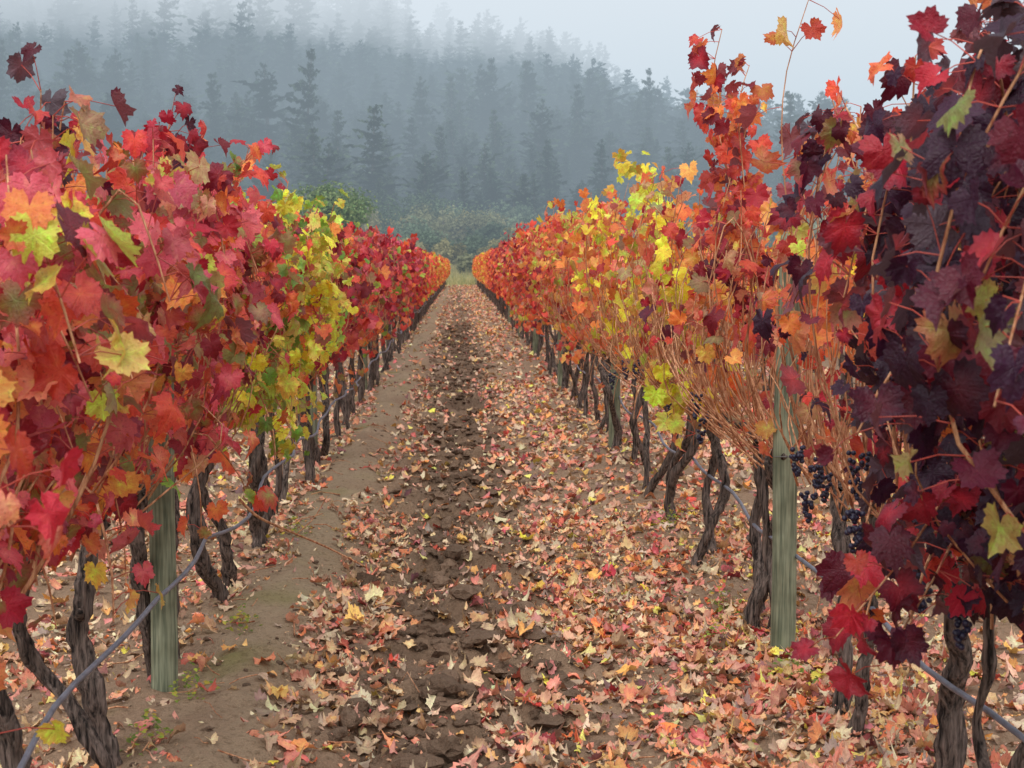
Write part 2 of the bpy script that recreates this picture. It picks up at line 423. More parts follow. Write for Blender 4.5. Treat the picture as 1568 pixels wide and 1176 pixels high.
mb.build('fallen_leaves', [M_dry])
mb = MB()
for i in range(520):
    x = rng.uniform(-1.6, 1.9); y = 2.7 + rng.random() ** 1.5 * 12; a = rng.random() * pi; L = rng.uniform(.05, .25)
    t = np.linspace(-.5, .5, 4); px = x + t * L * cos(a); py = y + t * L * sin(a)
    P = np.stack([px, py, gh(px, py) + .012 + rng.uniform(0, .01, 4)], 1)
    tube(mb, P, rng.uniform(.0015, .0035), 4, 0)
mb.build('fallen_twigs', [M_cane])

# ---------------------------------------------------------------- vines
def petioles(mb, A, B, r=.0014):
    n = len(A)
    if n == 0: return
    d = norm(B - A); s = norm(np.cross(d, np.array([.3, .2, 1.]))); u = np.cross(d, s)
    mid = (A + B) / 2 + np.array([0, 0, .008])
    ring = []
    for C, k in ((A, 1.3), (mid, 1), (B, .9)):
        for th in (0, 2.09, 4.19):
            ring.append(C + r * k * (cos(th) * s + sin(th) * u))
    V = np.stack(ring, 1)
    f = []
    for L in (0, 3):
        for j in range(3):
            f.append([L + j, L + (j + 1) % 3, L + 3 + (j + 1) % 3, L + 3 + j])
    F = (np.array(f)[None] + (np.arange(n) * 9)[:, None, None]).reshape(-1, 4)
    mb.add(V.reshape(-1, 3), F, 3)

def shoot_leaves(mb, P, side, tab, dens, tpl, smin, smax, W=None, petiole=True, latp=.9, lowthin=0.0):
    seg = np.linalg.norm(np.diff(P, axis=0), axis=1); L = seg.sum(); cum = np.concatenate([[0], np.cumsum(seg)])
    n = max(2, int(L / .060))
    s = np.linspace(.04, L, n) + rng.normal(0, .01, n)
    s = np.clip(s, 0, L)
    base = np.stack([np.interp(s, cum, P[:, k]) for k in range(3)], 1)
    rep = 1 + (rng.random(n) < latp) + (rng.random(n) < latp * .6)
    base = np.repeat(base, rep, axis=0)
    t_ = sstep(.8, 1.75, base[:, 2])
    base = base[rng.random(len(base)) < dens * (1 - lowthin * (1 - t_) + lowthin * .35 * t_)]
    n = len(base)
    if n == 0: return
    pd = norm(np.stack([side * rng.uniform(-.45, 1.0, n), rng.normal(-.12, .65, n), rng.uniform(-.25, .55, n)], 1))
    pl = rng.uniform(.05, .13, n)[:, None]
    O = base + pd * pl
    T = norm(pd * .45 + np.array([0, 0, -.85]) + rng.normal(0, .42, (n, 3)))
    Nn = norm(pd * 1.0 + np.array([side * .25, -.25, .45]) + rng.normal(0, .45, (n, 3)))
    if W is None:
        t = np.clip((base[:, 2] - .85) / 1.0, 0, 1).mean()
        W = rowpal(tab, base[:, 1].mean(), t)
    main = pick(W, 3)
    idx = np.where(rng.random(n) < .6, main[rng.integers(0, 3, n)], pick(W, n))
    c, e = leafcols(idx)
    S = rng.uniform(smin, smax, n) * np.where(rng.random(n) < .3, .6, 1)
    leaves(mb, O, T, Nn, S, c, e, tpl, 1.2, 0)
    if petiole: petioles(mb, base, O + T * S[:, None] * .02)

def bez(pts, n=10):
    pts = np.asarray(pts, float); t = np.linspace(0, len(pts) - 1, n)
    i = np.clip(np.floor(t).astype(int), 0, len(pts) - 2); f = (t - i)[:, None]
    p = lambda k: pts[np.clip(k, 0, len(pts) - 1)]
    return .5 * ((2 * p(i)) + (-p(i - 1) + p(i + 1)) * f + (2 * p(i - 1) - 5 * p(i) + 4 * p(i + 1) - p(i + 2)) * f ** 2
                 + (-p(i - 1) + 3 * p(i) - 3 * p(i + 1) + p(i + 2)) * f ** 3)

def trunk(mb, x, y, lean, r, seg, rings, top=.80):
    z0 = float(gh(x, y)) - .05
    t = np.linspace(0, 1, rings)
    ax = rng.normal(0, .04); ay = rng.normal(0, .045); ph = rng.random() * 6
    P = np.stack([x + ax * np.sin(t * 5 + ph) + .007 * np.sin(t * 17 + ph) + rng.normal(0, .003, rings),
                  y + lean * t + ay * np.sin(t * 6 + ph) + .01 * np.sin(t * 15), z0 + (top - z0) * t], 1)
    R = r * (1.0 - .22 * t + .22 * np.exp(-t * 14) + .3 * np.exp(-((t - 1) / .1) ** 2)
             + rng.uniform(0, .4) * np.exp(-((t - rng.uniform(.3, .7)) / .05) ** 2)
             + rng.uniform(0, .3) * np.exp(-((t - rng.uniform(.1, .9)) / .04) ** 2)) * (1 + rng.normal(0, .06, rings))
    tube(mb, P, R, seg, 1, None, .22)
    if seg > 10 and rng.random() < .5:
        k = rng.integers(6, rings - 4); a = rng.random() * 6.3; d = np.array([cos(a), sin(a), .5])
        tube(mb, [P[k], P[k] + d * r * 1.3, P[k] + d * r * 2.2 + (0, 0, .01)], [.014, .012, .010], 7, 1, None, .15)
    return P[-1]

def grapes(mb, c, n=34, sc=1.):
    for i in range(n):
        t = rng.random(); a = rng.random() * 6.3; rr = .034 * sc * (1 - t) ** .6 * rng.uniform(.5, 1)
        mb.add(IV * .0078 + c + np.array([rr * cos(a), rr * sin(a), -.12 * sc * t]), IF, 4)

def vine(x0, y0, side, tab, H, dens, nsh, spread, lod, half=.56, bot=.0, name='grape_vine', extra=(), ncane=0, lowthin=0., hs=.09, ng=0, inner=.34):
    mb = MB()
    seg, rings = ((18, 30) if lod == 0 else (9, 12) if lod == 1 else (6, 6))
    d = rng.uniform(.08, .24)
    for k, o in enumerate((-d, d * rng.uniform(.7, 1.3))):
        tp = trunk(mb, x0 + rng.normal(0, .03), y0 + o, rng.normal(0, .11) + o * .5, rng.uniform(.022, .036) if lod == 0 else rng.uniform(.019, .030), seg, rings)
        e = np.array([x0 + rng.normal(0, .02), y0 + np.sign(o) * half, .84])
        C = bez([tp, tp * .6 + e * .4 + (0, 0, .05), e], 9 if lod == 0 else 6)
        tube(mb, C, np.linspace(.023, .013, len(C)), max(5, seg // 2), 1, None, .15)
    if lod == 0 and rng.random() < .4:
        trunk(mb, x0 + rng.normal(0, .03), y0 + rng.uniform(-.4, .4), rng.normal(0, .15), .016, 10, 20)
    tpl = (T_HI, T_MD, T_LO)[lod]
    smn, smx = ((.034, .068) if lod < 2 else (.046, .074))
    cs = 6 if lod == 0 else 4
    def cane(P, r0):
        if lod < 2: tube(mb, P, np.linspace(r0, r0 * .4, len(P)), cs, 2, None, 0, cap=False)
    for i in range(nsh):
        s = np.array([x0 + rng.normal(0, .03), y0 + rng.uniform(-half, half), .82 + rng.normal(0, .03)])
        mode = rng.random()
        sd = side if rng.random() > inner else -side
        if mode < .62:
            top = H + rng.normal(-.08, hs); w = abs(rng.normal(0, spread * .6)) * sd
            dy = rng.normal(0, .18)
            P = bez([s, s + (w * .7 + rng.normal(0, .05), dy * .3, (top - .82) * .35), s + (w * .9, dy * .7, (top - .82) * .7),
                     s + (w * .7 + rng.normal(0, .06), dy, top - .82)], 9)
        elif mode < .88:
            w = sd * rng.uniform(.5, 1.25) * spread; hh = rng.uniform(.45, .95) * (H - .82); dy = rng.normal(0, .25)
            P = bez([s, s + (w * .45, dy * .3, hh * .75), s + (w * .85, dy * .7, hh), s + (w * 1.15, dy, hh * .72)], 9)
        else:
            w = sd * rng.uniform(.3, 1.) * spread; dy = rng.normal(0, .25)
            P = bez([s, s + (w * .5, dy * .4, .18), s + (w * .95, dy, .02 - bot), s + (w * 1.05, dy * 1.3, -.12 - bot)], 8)
        cane(P, rng.uniform(.0035, .006))
        shoot_leaves(mb, P, sd, tab, dens, tpl, smn, smx, None, petiole=(lod == 0), lowthin=lowthin)
    for i in range(ncane):
        s = np.array([x0 + rng.normal(0, .04), y0 + rng.uniform(-half, half), .80 + rng.normal(0, .04)])
        w = side * rng.uniform(-.1, 1.0) * spread; hh = rng.uniform(.4, 1.05); dy = rng.normal(0, .35)
        P = bez([s, s + (w * .8 + rng.normal(0, .04), dy * .3, hh * .35), s + (w * 1.0 + rng.normal(0, .05), dy * .7, hh * .75), s + (w * rng.uniform(.6, 1.3), dy, hh)], 9)
        cane(P, rng.uniform(.0028, .0052))
    for i in range(ng):
        grapes(mb, np.array([x0 + side * rng.uniform(.05, .32), y0 + rng.uniform(-.5, .5), rng.uniform(.82, 1.12)]), 34, rng.uniform(.7, 1.1))
    for (pts, W, dn, r) in extra:
        P = bez(pts, 12); cane(P, r)
        shoot_leaves(mb, P, side, tab, dn, tpl, smn, smx, W, petiole=(lod == 0), latp=.6)
    return mb.build(name, [M_leaf if lod < 2 else M_leaf_far, M_bark, M_cane, M_petiole, M_grape])

pBurg = pal(burg=4, purple=3, crimson=2); pYel = pal(yellow=6, lime=1.5, amber=1); pGrn = pal(green=3, lime=3, olive=1)
pTall = pal(dred=3, redor=3, orange=3, burg=1, amber=1, crimson=1); pYG = pal(yellow=2, lime=4); pCr = pal(crimson=3, burg=3, redor=2, pink=1)
exL = {1: [([(-1.1, 3.8, 1.5), (-1.1, 3.85, 1.90), (-1.08, 3.8, 2.05)], pBurg, 1., .004),
           ([(-1.1, 3.8, 1.5), (-1.06, 3.85, 1.88), (-1.02, 3.8, 2.02)], pBurg, 1., .004)],
       2: [([(-1.1, 5, 1.6), (-1.02, 5.0, 1.95), (-.98, 5.0, 2.12)], pBurg, 1., .004),
           ([(-1.1, 5, 1.6), (-1.0, 5.1, 1.9), (-.97, 5.0, 2.04)], pBurg, 1., .004)],
       3: [([(-1.1, 6.6, 1.7), (-1.08, 6.6, 1.92), (-1.05, 6.6, 2.04)], pGrn, 1., .004),
           ([(-1.0, 6.9, 1.4), (-.92, 6.8, 1.8), (-.88, 6.8, 1.9)], pGrn, 1., .004),
           ([(-1.0, 6.9, 1.0), (-.84, 6.8, 1.2), (-.80, 6.8, 1.1), (-.8, 6.8, .9)], pYG, 1., .004)],
       4: [([(-1.0, 8.3, 1.2), (-.84, 8.1, 1.5), (-.82, 8.0, 1.8), (-.8, 8.0, 1.6)], pGrn, 1., .004),
           ([(-1.0, 8.0, 1.3), (-.84, 7.7, 1.6), (-.80, 7.6, 1.75), (-.8, 7.6, 1.5)], pYG, 1., .004),
           ([(-1.0, 8.6, 1.0), (-.8, 8.0, 1.2), (-.76, 7.9, 1.5), (-.74, 7.9, 1.3)], pYel, 1., .004)],
       5: [([(-1.0, 9.5, 1.4), (-.84, 9.4, 1.9), (-.8, 9.3, 2.0)], pGrn, 1., .004),
           ([(-1.0, 9.0, 1.4), (-.84, 9.0, 1.8), (-.8, 8.9, 1.7)], pYG, 1., .004)]}
exR = {0: [([(1.2, 3.0, 1.6), (1.02, 2.75, 2.0), (.95, 2.7, 1.9), (.92, 2.7, 1.6)], pBurg, 1., .004),
           ([(1.2, 2.9, 1.3), (1.0, 2.75, 1.55), (.93, 2.7, 1.5), (.90, 2.7, 1.3)], pBurg, 1., .004)],
       1: [([(1.28, 3.4, .95), (1.1, 3.1, 1.12), (.95, 3.0, .98), (.80, 3.0, .80)], pCr, 1., .004),
           ([(1.28, 3.5, .9), (1.15, 3.2, 1.02), (1.02, 3.05, .9), (.9, 3.0, .74)], pBurg, .9, .004)],
       2: [([(1.28, 5.0, 1.2), (1.14, 5.0, 1.8), (1.12, 5.0, 2.2), (1.19, 4.95, 2.50)], pTall, .4, .0035)],
       3: [([(1.3, 6.2, 1.4), (1.15, 6.2, 2.0), (1.08, 6.2, 2.35), (1.12, 6.2, 2.60)], pTall, 1., .004),
           ([(1.3, 6.3, 1.4), (1.2, 6.3, 2.0), (1.2, 6.2, 2.3), (1.24, 6.2, 2.45)], pTall, 1., .004),
           ([(1.3, 6.1, 1.7), (1.2, 6.1, 2.1), (1.26, 6.1, 2.25)], pTall, 1., .004),
           ([(1.3, 6.3, 1.6), (1.16, 6.4, 2.1), (1.12, 6.4, 2.4)], pTall, 1., .004),
           ([(1.3, 6.0, 1.2), (1.2, 6.0, 1.8), (1.12, 5.9, 2.25), (1.02, 5.9, 2.2)], pTall, .9, .004)],
       4: [([(1.2, 7.0, .9), (1.05, 7.0, 1.08), (1.1, 7.0, .95), (1.14, 6.9, .78)], pYG, 1., .003),
           ([(1.2, 7.1, .9), (1.0, 6.9, 1.05), (1.02, 6.9, .95), (1.05, 6.9, .80)], pYG, 1., .003),
           ([(1.2, 7.1, 1.2), (1.1, 7.0, 1.5), (1.04, 6.95, 1.62), (1.02, 6.9, 1.42)], pYel, 1., .003)],
       5: [([(1.3, 8.0, 1.5), (1.15, 8.0, 1.9), (1.1, 7.95, 2.1)], pTall, 1., .004)],
       6: [([(1.3, 9.0, 1.6), (1.15, 9.0, 2.1), (1.02, 8.95, 2.25)], pYel, 1., .004),
           ([(1.3, 9.2, 1.6), (1.2, 9.0, 2.0), (1.12, 9.0, 2.2)], pYel, 1., .004),
           ([(1.3, 9.2, 1.6), (1.2, 9.4, 2.0), (1.2, 9.3, 2.2)], pYel, .8, .004)]}
yL = [3.05, 4.3, 5.5, 6.65, 7.85, 9.05]
while yL[-1] < 30: yL.append(yL[-1] + 1.18)
yR = [2.65, 3.65, 4.75, 6.15, 7.3, 8.35, 9.5]
while yR[-1] < 30: yR.append(yR[-1] + 1.18)
for i, y in enumerate(yL):
    lod = 0 if y < 8 else (1 if y < 18 else 2)
    vine(XL, y + (rng.normal(0, .07) if y > 9 else 0), 1, L_pal, (1.95 if y < 4 else 1.88) + rng.normal(0, .05), .80 if y < 10 else .76, 26 if lod < 2 else 22, .29, lod, .6,
         extra=exL.get(i, ()), ncane=14, lowthin=.42, bot=.04)
for i, y in enumerate(yR):
    lod = 0 if y < 8 else (1 if y < 18 else 2)
    if y < 3.2:   a = dict(H=2.10, dens=.88, nsh=28, spread=.44, ncane=5, ng=3, lowthin=.2)
    elif y < 4.2: a = dict(H=2.12, dens=.72, nsh=23, spread=.34, ncane=18, ng=5, lowthin=.55)
    elif y < 5.5: a = dict(H=2.10, dens=.38, nsh=16, spread=.20, ncane=38, ng=4, lowthin=.75, inner=.6)
    elif y < 9.8: a = dict(H=2.0, dens=.30, nsh=19, spread=.33, ncane=44, ng=2, lowthin=.6)
    elif y < 14:  a = dict(H=2.1, dens=.42, nsh=22, spread=.34, ncane=30, bot=.08, lowthin=.5)
    else:         a = dict(H=2.15, dens=.58, nsh=24, spread=.34, ncane=18, bot=.08, lowthin=.4)
    vine(XR, y, -1, R_pal, lod=lod, extra=exR.get(i, ()), **a)

def far_row(x0, y0, y1, tab, H, per_m, smn, smx, name, tpl=T_LO, w=.33, zb=.75):
    mb = MB()
    n = int((y1 - y0) * per_m)
    y = rng.uniform(y0, y1, n)
    top = H + .12 * vnoise(y * 1.6, y * 0 + x0) + .07 * vnoise(y * 5, y * 0 + 3)
    z = zb + (top - zb) * rng.random(n) ** .85 + rng.normal(0, .03, n)
    ww = w * np.sqrt(np.clip(1 - ((z - 1.35) / (.95)) ** 2, .12, 1)) * (1 + .35 * vnoise(y * 2.2, z * 3))
    sd = rng.choice([-1, 1], n); x = x0 + sd * ww * np.sqrt(rng.random(n))
    idx = np.zeros(n, int)
    cell = (np.floor(y / .5) * 7 + np.floor(z / .35) * 3 + (sd > 0)).astype(int)
    for c in np.unique(cell):
        k = np.where(cell == c)[0]
        W = rowpal(tab, y[k].mean(), float(np.clip((z[k].mean() - .9) / 1.0, 0, 1)))
        m = pick(W, 2); idx[k] = np.where(rng.random(len(k)) < .5, m[rng.integers(0, 2, len(k))], pick(W, len(k)))
    c, e = leafcols(idx)
    T = np.stack([sd * .4 + rng.normal(0, .4, n), rng.normal(0, .45, n), np.full(n, -.85)], 1)
    Nn = np.stack([sd * 1. + rng.normal(0, .4, n), rng.normal(-.25, .6, n), np.full(n, .5)], 1)
    leaves(mb, np.stack([x, y, z], 1), T, Nn, rng.uniform(smn, smx, n), c, e, tpl, 1.0, 0)
    yy = y0
    while yy < y1:
        for k in range(2):
            px = x0 + rng.normal(0, .04); py = yy + rng.uniform(0, .4); l = rng.normal(0, .1)
            z0 = float(gh(px, py)) - .03
            tube(mb, [(px, py, z0), (px + rng.normal(0, .03), py + l * .5, .4), (px, py + l, .85)], rng.uniform(.024, .034), 5, 1, None, .1)
        yy += 1.18
    for k in range(int((y1 - y0) * 3) if y0 < 20 else 0):
        px = x0; py = rng.uniform(y0, y1)
        tube(mb, [(px, py, .8), (px + rng.normal(0, .15), py + rng.normal(0, .1), 1.3), (px + rng.normal(0, .2), py + rng.normal(0, .2), 1.9)], .004, 3, 2, None, 0, cap=False)
    return mb.build(name, [M_leaf_far, M_bark, M_cane])
far_row(XL, yL[-1] + .6, 108, L_pal, 1.85, 250, .055, .09, 'distant_grape_vines')
far_row(XR, yR[-1] + .6, 112, R_pal, 2.08, 250, .055, .09, 'distant_grape_vines')
N_pal = [(0, pal(orange=4, amber=3, redor=2, salmon=2, yellow=1, crimson=1), pal(orange=4, amber=3, tan=2, redor=2))]
far_row(XL - 2.44, 3, 60, L_pal, 1.85, 150, .055, .09, 'grape_vine_row', T_LO)
far_row(XR + 2.44, 3, 60, N_pal, 1.85, 150, .055, .09, 'grape_vine_row', T_LO)
far_row(XL - 4.88, 5, 50, L_pal, 1.85, 90, .08, .12, 'grape_vine_row')
far_row(XR + 4.88, 5, 50, N_pal, 1.85, 90, .08, .12, 'grape_vine_row')

# ---------------------------------------------------------------- posts, hose, wires
def post(x, y, r=.052, top=1.85):
    mb = MB(); z0 = float(gh(x, y)) - .08; n = 22; t = np.linspace(0, 1, n)
    P = np.stack([x + .012 * t + .003 * np.sin(t * 9), y + .01 * np.sin(t * 3), z0 + (top - z0) * t], 1)
    R = np.full(n, r) * (1 + .02 * np.sin(t * 13)); R[-1] *= .86
    tube(mb, P, R, 20, 0, None, .012)
    tube(mb, [(x - r * 1.02, y - .02, .84), (x, y - r * 1.25, .845), (x + r * 1.02, y - .02, .84)], .0022, 5, 1)
    tube(mb, [(x + .01, y - r * .9, .90), (x + .01, y - r * 1.25, .90)], .006, 6, 1)
    mb.build('wooden_vineyard_post', [M_post, M_wire])
for k in range(6): post(XR - .02, 5.63 + 6.35 * k, .049, 1.72)
for k in range(6): post(XL + .03 - (.10 if k else 0), 5.2 + 6.2 * k, .048, 1.72)
def line(name, x, z, r, y0, y1, sag, mat, step=.22, seg=8, per=1.18, wob=.012):
    mb = MB(); y = np.arange(y0, y1, step)
    P = np.stack([x + wob * vnoise(y * 1.3, y * 0 + z * 7), y, z - sag * np.abs(np.sin(y / per * pi)) + wob * vnoise(y * .9, y * 0 + 2 * x)], 1)
    tube(mb, P, r, seg, 0); return mb.build(name, [mat])
line('irrigation_hose', XL + .09, .46, .0085, 2.6, 60, .02, M_hose, wob=.05)
line('irrigation_hose', XR + .02, .48, .0085, 2.6, 60, .02, M_hose, wob=.05)
for x in (XL, XR):
    for z in (.82, 1.2, 1.55):
        line('trellis_wire', x + .02, z, .0016, 1.5, 60, .0, M_wire, step=.6, seg=4)
mb = MB()
P = bez([(-1.02, 6.6, .52), (-.95, 6.7, .42), (-.82, 6.9, .31), (-.66, 7.1, .19), (-.48, 7.2, .07)], 20)
tube(mb, P, np.linspace(.007, .0045, 20), 6, 0)
P2 = bez([(-.8, 6.95, .29), (-.72, 7.0, .36), (-.66, 7.05, .46)], 6); tube(mb, P2, .0028, 5, 0)
mb.build('stray_cane', [M_cane])
mb = MB(); wp = [(XR - .12, 6.4), (XR - .05, 5.3), (XR - .22, 5.9), (XL + .15, 5.1), (XL + .2, 6.0), (XL + .1, 4.6), (XR - .1, 8.2), (XL + .2, 8.0)]
for (x, y) in wp:
    n = 60; a = rng.random(n) * 6.3; r = rng.random(n) * .09
    P = np.stack([x + r * np.cos(a), y + r * np.sin(a) * 1.6, gh(x, y) + .01 + rng.random(n) * .13 * (1 - r / .1)], 1)
    T = norm(np.stack([np.cos(a), np.sin(a), rng.uniform(-.2, .9, n)], 1)); Nn = np.stack([rng.normal(0, .4, n), rng.normal(0, .4, n), np.ones(n)], 1)
    idx = pick(pal(green=3, lime=2), n); c, e = leafcols(idx)
    leaves(mb, P, T, Nn, rng.uniform(.006, .016, n), c * .9, e * .8, T_LO, 1, 0)
mb.build('weeds', [M_leaf_far])

# ---------------------------------------------------------------- conifers
col = bpy.data.collections.new('pine_tree_variants')
def conifer(seed, H=18., R=3.0, sparse=1.0):
    r = np.random.default_rng(seed); mb = MB()
    V = []; C = []; lv = 26
    prof = r.uniform(.42, .85); asym = r.random() * 6.28
    for i in range(lv):
        t = (i + r.random()) / lv
        z = H * (.1 + .9 * t)
        rad = R * (1 - t) ** prof * (.4 + .8 * r.random()) + .15
        nb = int(r.integers(5, 9) * sparse)
        a0 = r.random() * 6.28
        for b in range(nb):
            a = a0 + b / nb * 6.28 + r.normal(0, .25); L = rad * r.uniform(.45, 1.3) * (1 + .3 * cos(a - asym))
            d = np.array([cos(a), sin(a), 0]); s = np.array([-sin(a), cos(a), 0])
            up = r.uniform(-.15, .45) + .35 * t
            for k in range(4):
                u0 = k / 4; u1 = (k + 1.7) / 4
                p0 = d * L * u0 + (0, 0, up * L * u0 - .12 * L * u0 * u0)
                p1 = d * L * u1 + (0, 0, up * L * u1 - .14 * L * u1 * u1 + r.normal(0, .12))
                w = L * .32 * (1.1 - u0 * .6) * r.uniform(.6, 1.4)
                sg = 1 if k % 2 else -1
                p2 = (p0 + p1) / 2 + s * w * sg + (0, 0, r.uniform(-.5, .35))
                p3 = (p0 + p1) / 2 - s * w * sg * .6 + (0, 0, r.uniform(-.5, .3))
                base = np.array([0, 0, z])
                V += [p0 + base, p2 + base, p1 + base, p0 + base, p1 + base, p3 + base]
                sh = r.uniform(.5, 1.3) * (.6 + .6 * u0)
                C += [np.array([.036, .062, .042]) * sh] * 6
    V = np.array(V); mb.add(V, np.arange(len(V)).reshape(-1, 3), 0, np.array(C))
    tube(mb, [(0, 0, -1), (0.1, 0, H * .5), (0, 0, H * .99)], [.26, .15, .03], 6, 1)
    ob = mb.build('pine_tree_shape', [M_needle, M_bark], smooth=False, link=False)
    col.objects.link(ob)
HH = (12, 9.5, 13.5, 10.5, 14.5, 9, 12.5, 11, 10, 13)
RR = (2.6, 3.1, 2.9, 3.6, 2.3, 3.3, 3.2, 2.7, 3.8, 3.4)
for s in range(10): conifer(40 + s, HH[s], RR[s], (1, 1.2, 1, .8, 1, 1.1, 1.2, 1, 1, .8)[s])
def instance_obj(name, pts, rot, scl, ids, coll, cnt):
    me = bpy.data.meshes.new(name); me.vertices.add(len(pts)); me.vertices.foreach_set('co', pts.ravel().astype(np.float32))
    a = me.attributes.new('rz', 'FLOAT_VECTOR', 'POINT'); a.data.foreach_set('vector', rot.ravel().astype(np.float32))
    a = me.attributes.new('sc', 'FLOAT_VECTOR', 'POINT'); a.data.foreach_set('vector', scl.ravel().astype(np.float32))
    a = me.attributes.new('id_', 'INT', 'POINT'); a.data.foreach_set('value', ids.astype(np.int32))
    ob = bpy.data.objects.new(name, me); scene.collection.objects.link(ob)
    ng = bpy.data.node_groups.new(name, 'GeometryNodeTree')
    ng.interface.new_socket('Geometry', in_out='INPUT', socket_type='NodeSocketGeometry')
    ng.interface.new_socket('Geometry', in_out='OUTPUT', socket_type='NodeSocketGeometry')
    gi = ng.nodes.new('NodeGroupInput'); go = ng.nodes.new('NodeGroupOutput')
    iop = ng.nodes.new('GeometryNodeInstanceOnPoints'); ci = ng.nodes.new('GeometryNodeCollectionInfo')
    ci.inputs['Collection'].default_value = coll; ci.inputs['Separate Children'].default_value = True; ci.inputs['Reset Children'].default_value = True
    def at(nm, ty):
        n = ng.nodes.new('GeometryNodeInputNamedAttribute'); n.data_type = ty; n.inputs['Name'].default_value = nm; return n.outputs[0]
    ng.links.new(gi.outputs[0], iop.inputs['Points']); ng.links.new(ci.outputs[0], iop.inputs['Instance'])
    iop.inputs['Pick Instance'].default_value = True
    ng.links.new(at('id_', 'INT'), iop.inputs['Instance Index'])
    ng.links.new(at('rz', 'FLOAT_VECTOR'), iop.inputs['Rotation']); ng.links.new(at('sc', 'FLOAT_VECTOR'), iop.inputs['Scale'])
    ng.links.new(iop.outputs[0], go.inputs[0])
    md = ob.modifiers.new('scatter', 'NODES'); md.node_group = ng
    return ob
sp = 4.6
gx, gy = np.meshgrid(np.arange(-330, 330, sp), np.arange(190, 465, sp))
gx = (gx + rng.uniform(-.6, .6, gx.shape) * sp).ravel(); gy = (gy + rng.uniform(-.6, .6, gy.shape) * sp).ravel()
k = (gx > -.5 * gy - 20) & (gx < .55 * gy + 20) & (rng.random(len(gx)) < .80 + .4 * fbm(gx * .03, gy * .03, 2))
gx, gy = gx[k], gy[k]; n = len(gx)
pts = np.stack([gx, gy, gh(gx, gy) - .3], 1)
s = rng.uniform(.5, 1.15, n) * (1 + .4 * fbm(gx * .05, gy * .05, 2)) * np.where(rng.random(n) < .08, 1.3, 1) * (1 - .25 * (1 - sstep(180, 240, gy)))
s = np.clip(s, .4, 1.7)
scl = np.stack([s * rng.uniform(.85, 1.4, n), s * rng.uniform(.85, 1.4, n), s], 1)
rot = np.stack([rng.normal(0, .06, n), rng.normal(0, .06, n), rng.random(n) * 6.28], 1)
instance_obj('pine_forest', pts, rot, scl, rng.integers(0, 10, n), col, 10)

# ---------------------------------------------------------------- shrubs / broadleaf tree
def crown(mb, c, R, n, cols, ls, lobes=9, jit=.3):
    r = rng
    L = [(np.array(c) + np.array([r.normal(0, .42) * R[0], r.normal(0, .42) * R[1], r.uniform(-.35, .45) * R[2]]), r.uniform(.35, .6)) for _ in range(lobes)]
    k = r.integers(0, lobes, n)
    cen = np.array([a[0] for a in L])[k]; sc = np.array([a[1] for a in L])[k][:, None] * np.array(R)
    d = norm(r.normal(0, 1, (n, 3))); rad = r.random((n, 1)) ** .35
    P = cen + d * sc * rad * (1 + .12 * r.normal(0, 1, (n, 1)))
    cc = cols[r.integers(0, len(cols), n)] * (np.array(r.uniform(.6, 1.25, lobes))[k] * r.uniform(1 - jit, 1 + jit, n))[:, None]
    T = norm(r.normal(0, 1, (n, 3))); Nn = norm(d + (0, 0, .5) + r.normal(0, .25, (n, 3)))
    leaves(mb, P, T, Nn, r.uniform(ls * .6, ls * 1.3, n), cc, cc * .85, T_LO, 1, 0)
mb = MB(); tx, ty = -11.6, 130; gz = float(gh(tx, ty))
crown(mb, (tx, ty, gz + 5.8), (3.8, 3.4, 3.3), 11000, np.array([lin((116, 138, 88)), lin((96, 120, 74)), lin((136, 150, 98))]), .15, 14, .2)
for a in range(6):
    tube(mb, [(tx, ty, gz - .2), (tx + .3 * cos(a), ty + .3 * sin(a), gz + 2.), (tx + 1.6 * cos(a), ty + 1.6 * sin(a), gz + 6.)], [.22, .13, .04], 6, 1)
mb.build('willow_tree', [M_shrub, M_bark])
mb = MB()
sh = [lin((134, 148, 118)), lin((164, 164, 124)), lin((100, 118, 90)), lin((180, 170, 118)), lin((116, 134, 106))]
SL = [(-8.5, 172, 5.6), (-6, 160, 4.2), (-4.5, 176, 6.0), (-2, 168, 5.2), (0, 178, 5.0), (2.5, 170, 4.2), (4.5, 178, 4.0), (-11, 166, 5.4), (-13, 176, 6.2),
      (6.5, 172, 3.4), (-3.6, 150, 3.2), (-1.2, 146, 2.4), (1.5, 150, 2.8), (3.6, 146, 2.4), (-6, 142, 2.6), (.4, 134, 1.6), (2.6, 132, 1.6), (-2.4, 133, 1.7), (9, 176, 3.4), (-16, 178, 6.2), (4.8, 136, 1.6)]
for i in range(100):
    if i < len(SL): x, y, h = SL[i]
    else:
        y = rng.uniform(140, 188); x = rng.uniform(-.36, .42) * y; h = rng.uniform(1.3, 2.6) * (1 + 1. * sstep(140, 180, y))
    z = float(gh(x, y))
    c0 = sh[rng.integers(0, 5)] * rng.uniform(.75, 1.1)
    big = i < len(SL)
    crown(mb, (x, y, z + h * .55), (h * rng.uniform(.6, .9), h * .8, h * .72), int(700 + 350 * h) if big else 500, c0[None] * np.array([[1], [.88]]), .17 if big else .26, 10, .12)
    tube(mb, [(x, y, z - .2), (x + .1, y, z + h * .4), (x, y + .2, z + h)], [.1, .07, .02], 5, 1)
mb.build('distant_shrubs', [M_shrub, M_bark])
mb = MB(); n = 20000
x = rng.uniform(-50, 50, n); y = rng.uniform(111, 150, n); z = gh(x, y)
h = rng.uniform(.25, .7, n) * (1 + .6 * vnoise(x * .3, y * .3)); w = .06
dx = rng.normal(0, .12, n); V = np.stack([np.stack([x - w, y, z - .05], 1), np.stack([x + w, y, z - .05], 1), np.stack([x + dx, y + rng.normal(0, .1, n), z + h], 1)], 1)
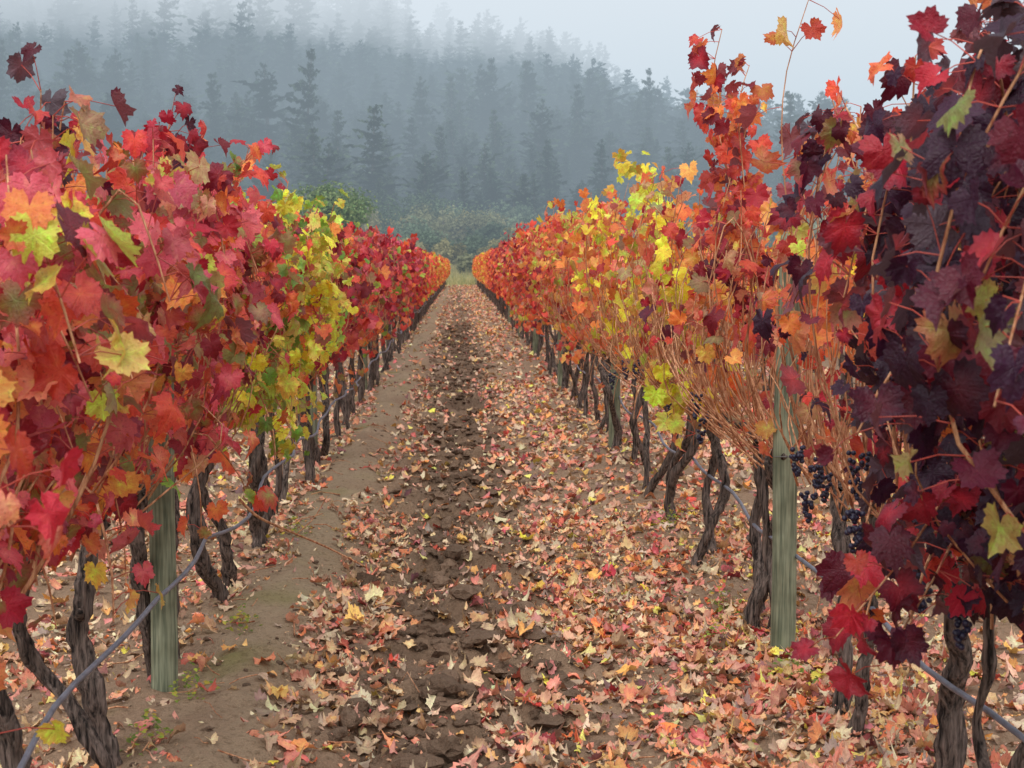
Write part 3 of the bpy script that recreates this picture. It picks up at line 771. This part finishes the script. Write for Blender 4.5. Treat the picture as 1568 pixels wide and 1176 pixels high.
gc = np.array([lin((166, 154, 104)), lin((138, 138, 92)), lin((182, 168, 120))])[rng.integers(0, 3, n)]
mb.add(V.reshape(-1, 3), np.arange(3 * n).reshape(-1, 3), 0, np.repeat(gc, 3, axis=0))
mb.build('tall_grass', [M_shrub], smooth=False)

# ---------------------------------------------------------------- mist
def mist(name, lo, hi, sigma, L, colr):
    bpy.ops.mesh.primitive_cube_add(size=1); ob = bpy.context.object; ob.name = name
    lo = np.array(lo); hi = np.array(hi); ob.location = (lo + hi) / 2; ob.scale = hi - lo
    m, nt, out = newmat(name)
    a = nt.nodes.new('ShaderNodeVolumeAbsorption'); a.inputs['Color'].default_value = (0, 0, 0, 1); a.inputs['Density'].default_value = sigma
    e = nt.nodes.new('ShaderNodeEmission'); e.inputs['Color'].default_value = (*colr, 1); e.inputs['Strength'].default_value = sigma * L  # haze brightness is emitted by the volume, standing in for scattered daylight
    ad = nt.nodes.new('ShaderNodeAddShader'); nt.links.new(a.outputs[0], ad.inputs[0]); nt.links.new(e.outputs[0], ad.inputs[1])
    nt.links.new(ad.outputs[0], out.inputs['Volume']); ob.data.materials.append(m)
mist('mist', (-900, 105, -5), (900, 1500, 230), .0035, 1.0, lin((192, 211, 224)))
mist('mist', (-901, 200, 48), (901, 1501, 231), .0105, 1.1, lin((240, 243, 248)))

# ---------------------------------------------------------------- light
EL = 58
w = bpy.data.worlds.new('World'); scene.world = w; w.use_nodes = True
nt = w.node_tree; bg = nt.nodes['Background']
sky = nt.nodes.new('ShaderNodeTexSky'); sky.sky_type = 'NISHITA'; sky.sun_disc = False
sky.sun_elevation = radians(EL); sky.sun_rotation = radians(200); sky.dust_density = 4; sky.air_density = 1.0
hs = nt.nodes.new('ShaderNodeHueSaturation'); hs.inputs['Saturation'].default_value = .25
nt.links.new(sky.outputs[0], hs.inputs['Color'])
cl = mixc(nt, .7, hs.outputs[0], (11.6, 11.8, 12.2))   # cloud deck over the clear sky
nt.links.new(cl, bg.inputs[0]); bg.inputs[1].default_value = .15
sd = bpy.data.lights.new('sun', 'SUN'); sd.energy = 1.2; sd.angle = radians(30); sd.color = (1, .98, .95)
so = bpy.data.objects.new('sun', sd); scene.collection.objects.link(so); so.rotation_euler = (radians(90 - EL), 0, radians(-20))

# ---------------------------------------------------------------- camera
cd = bpy.data.cameras.new('camera'); co = bpy.data.objects.new('camera', cd); scene.collection.objects.link(co)
cd.sensor_width = 36; cd.lens = 36 * 2200 / 1568; cd.clip_end = 5000; cd.clip_start = .05
co.location = (0, 0, 1.6); co.rotation_euler = (radians(90 - 4.76), 0, radians(-2.06))
cd.dof.use_dof = True; cd.dof.focus_distance = 6.0; cd.dof.aperture_fstop = 9
scene.camera = co
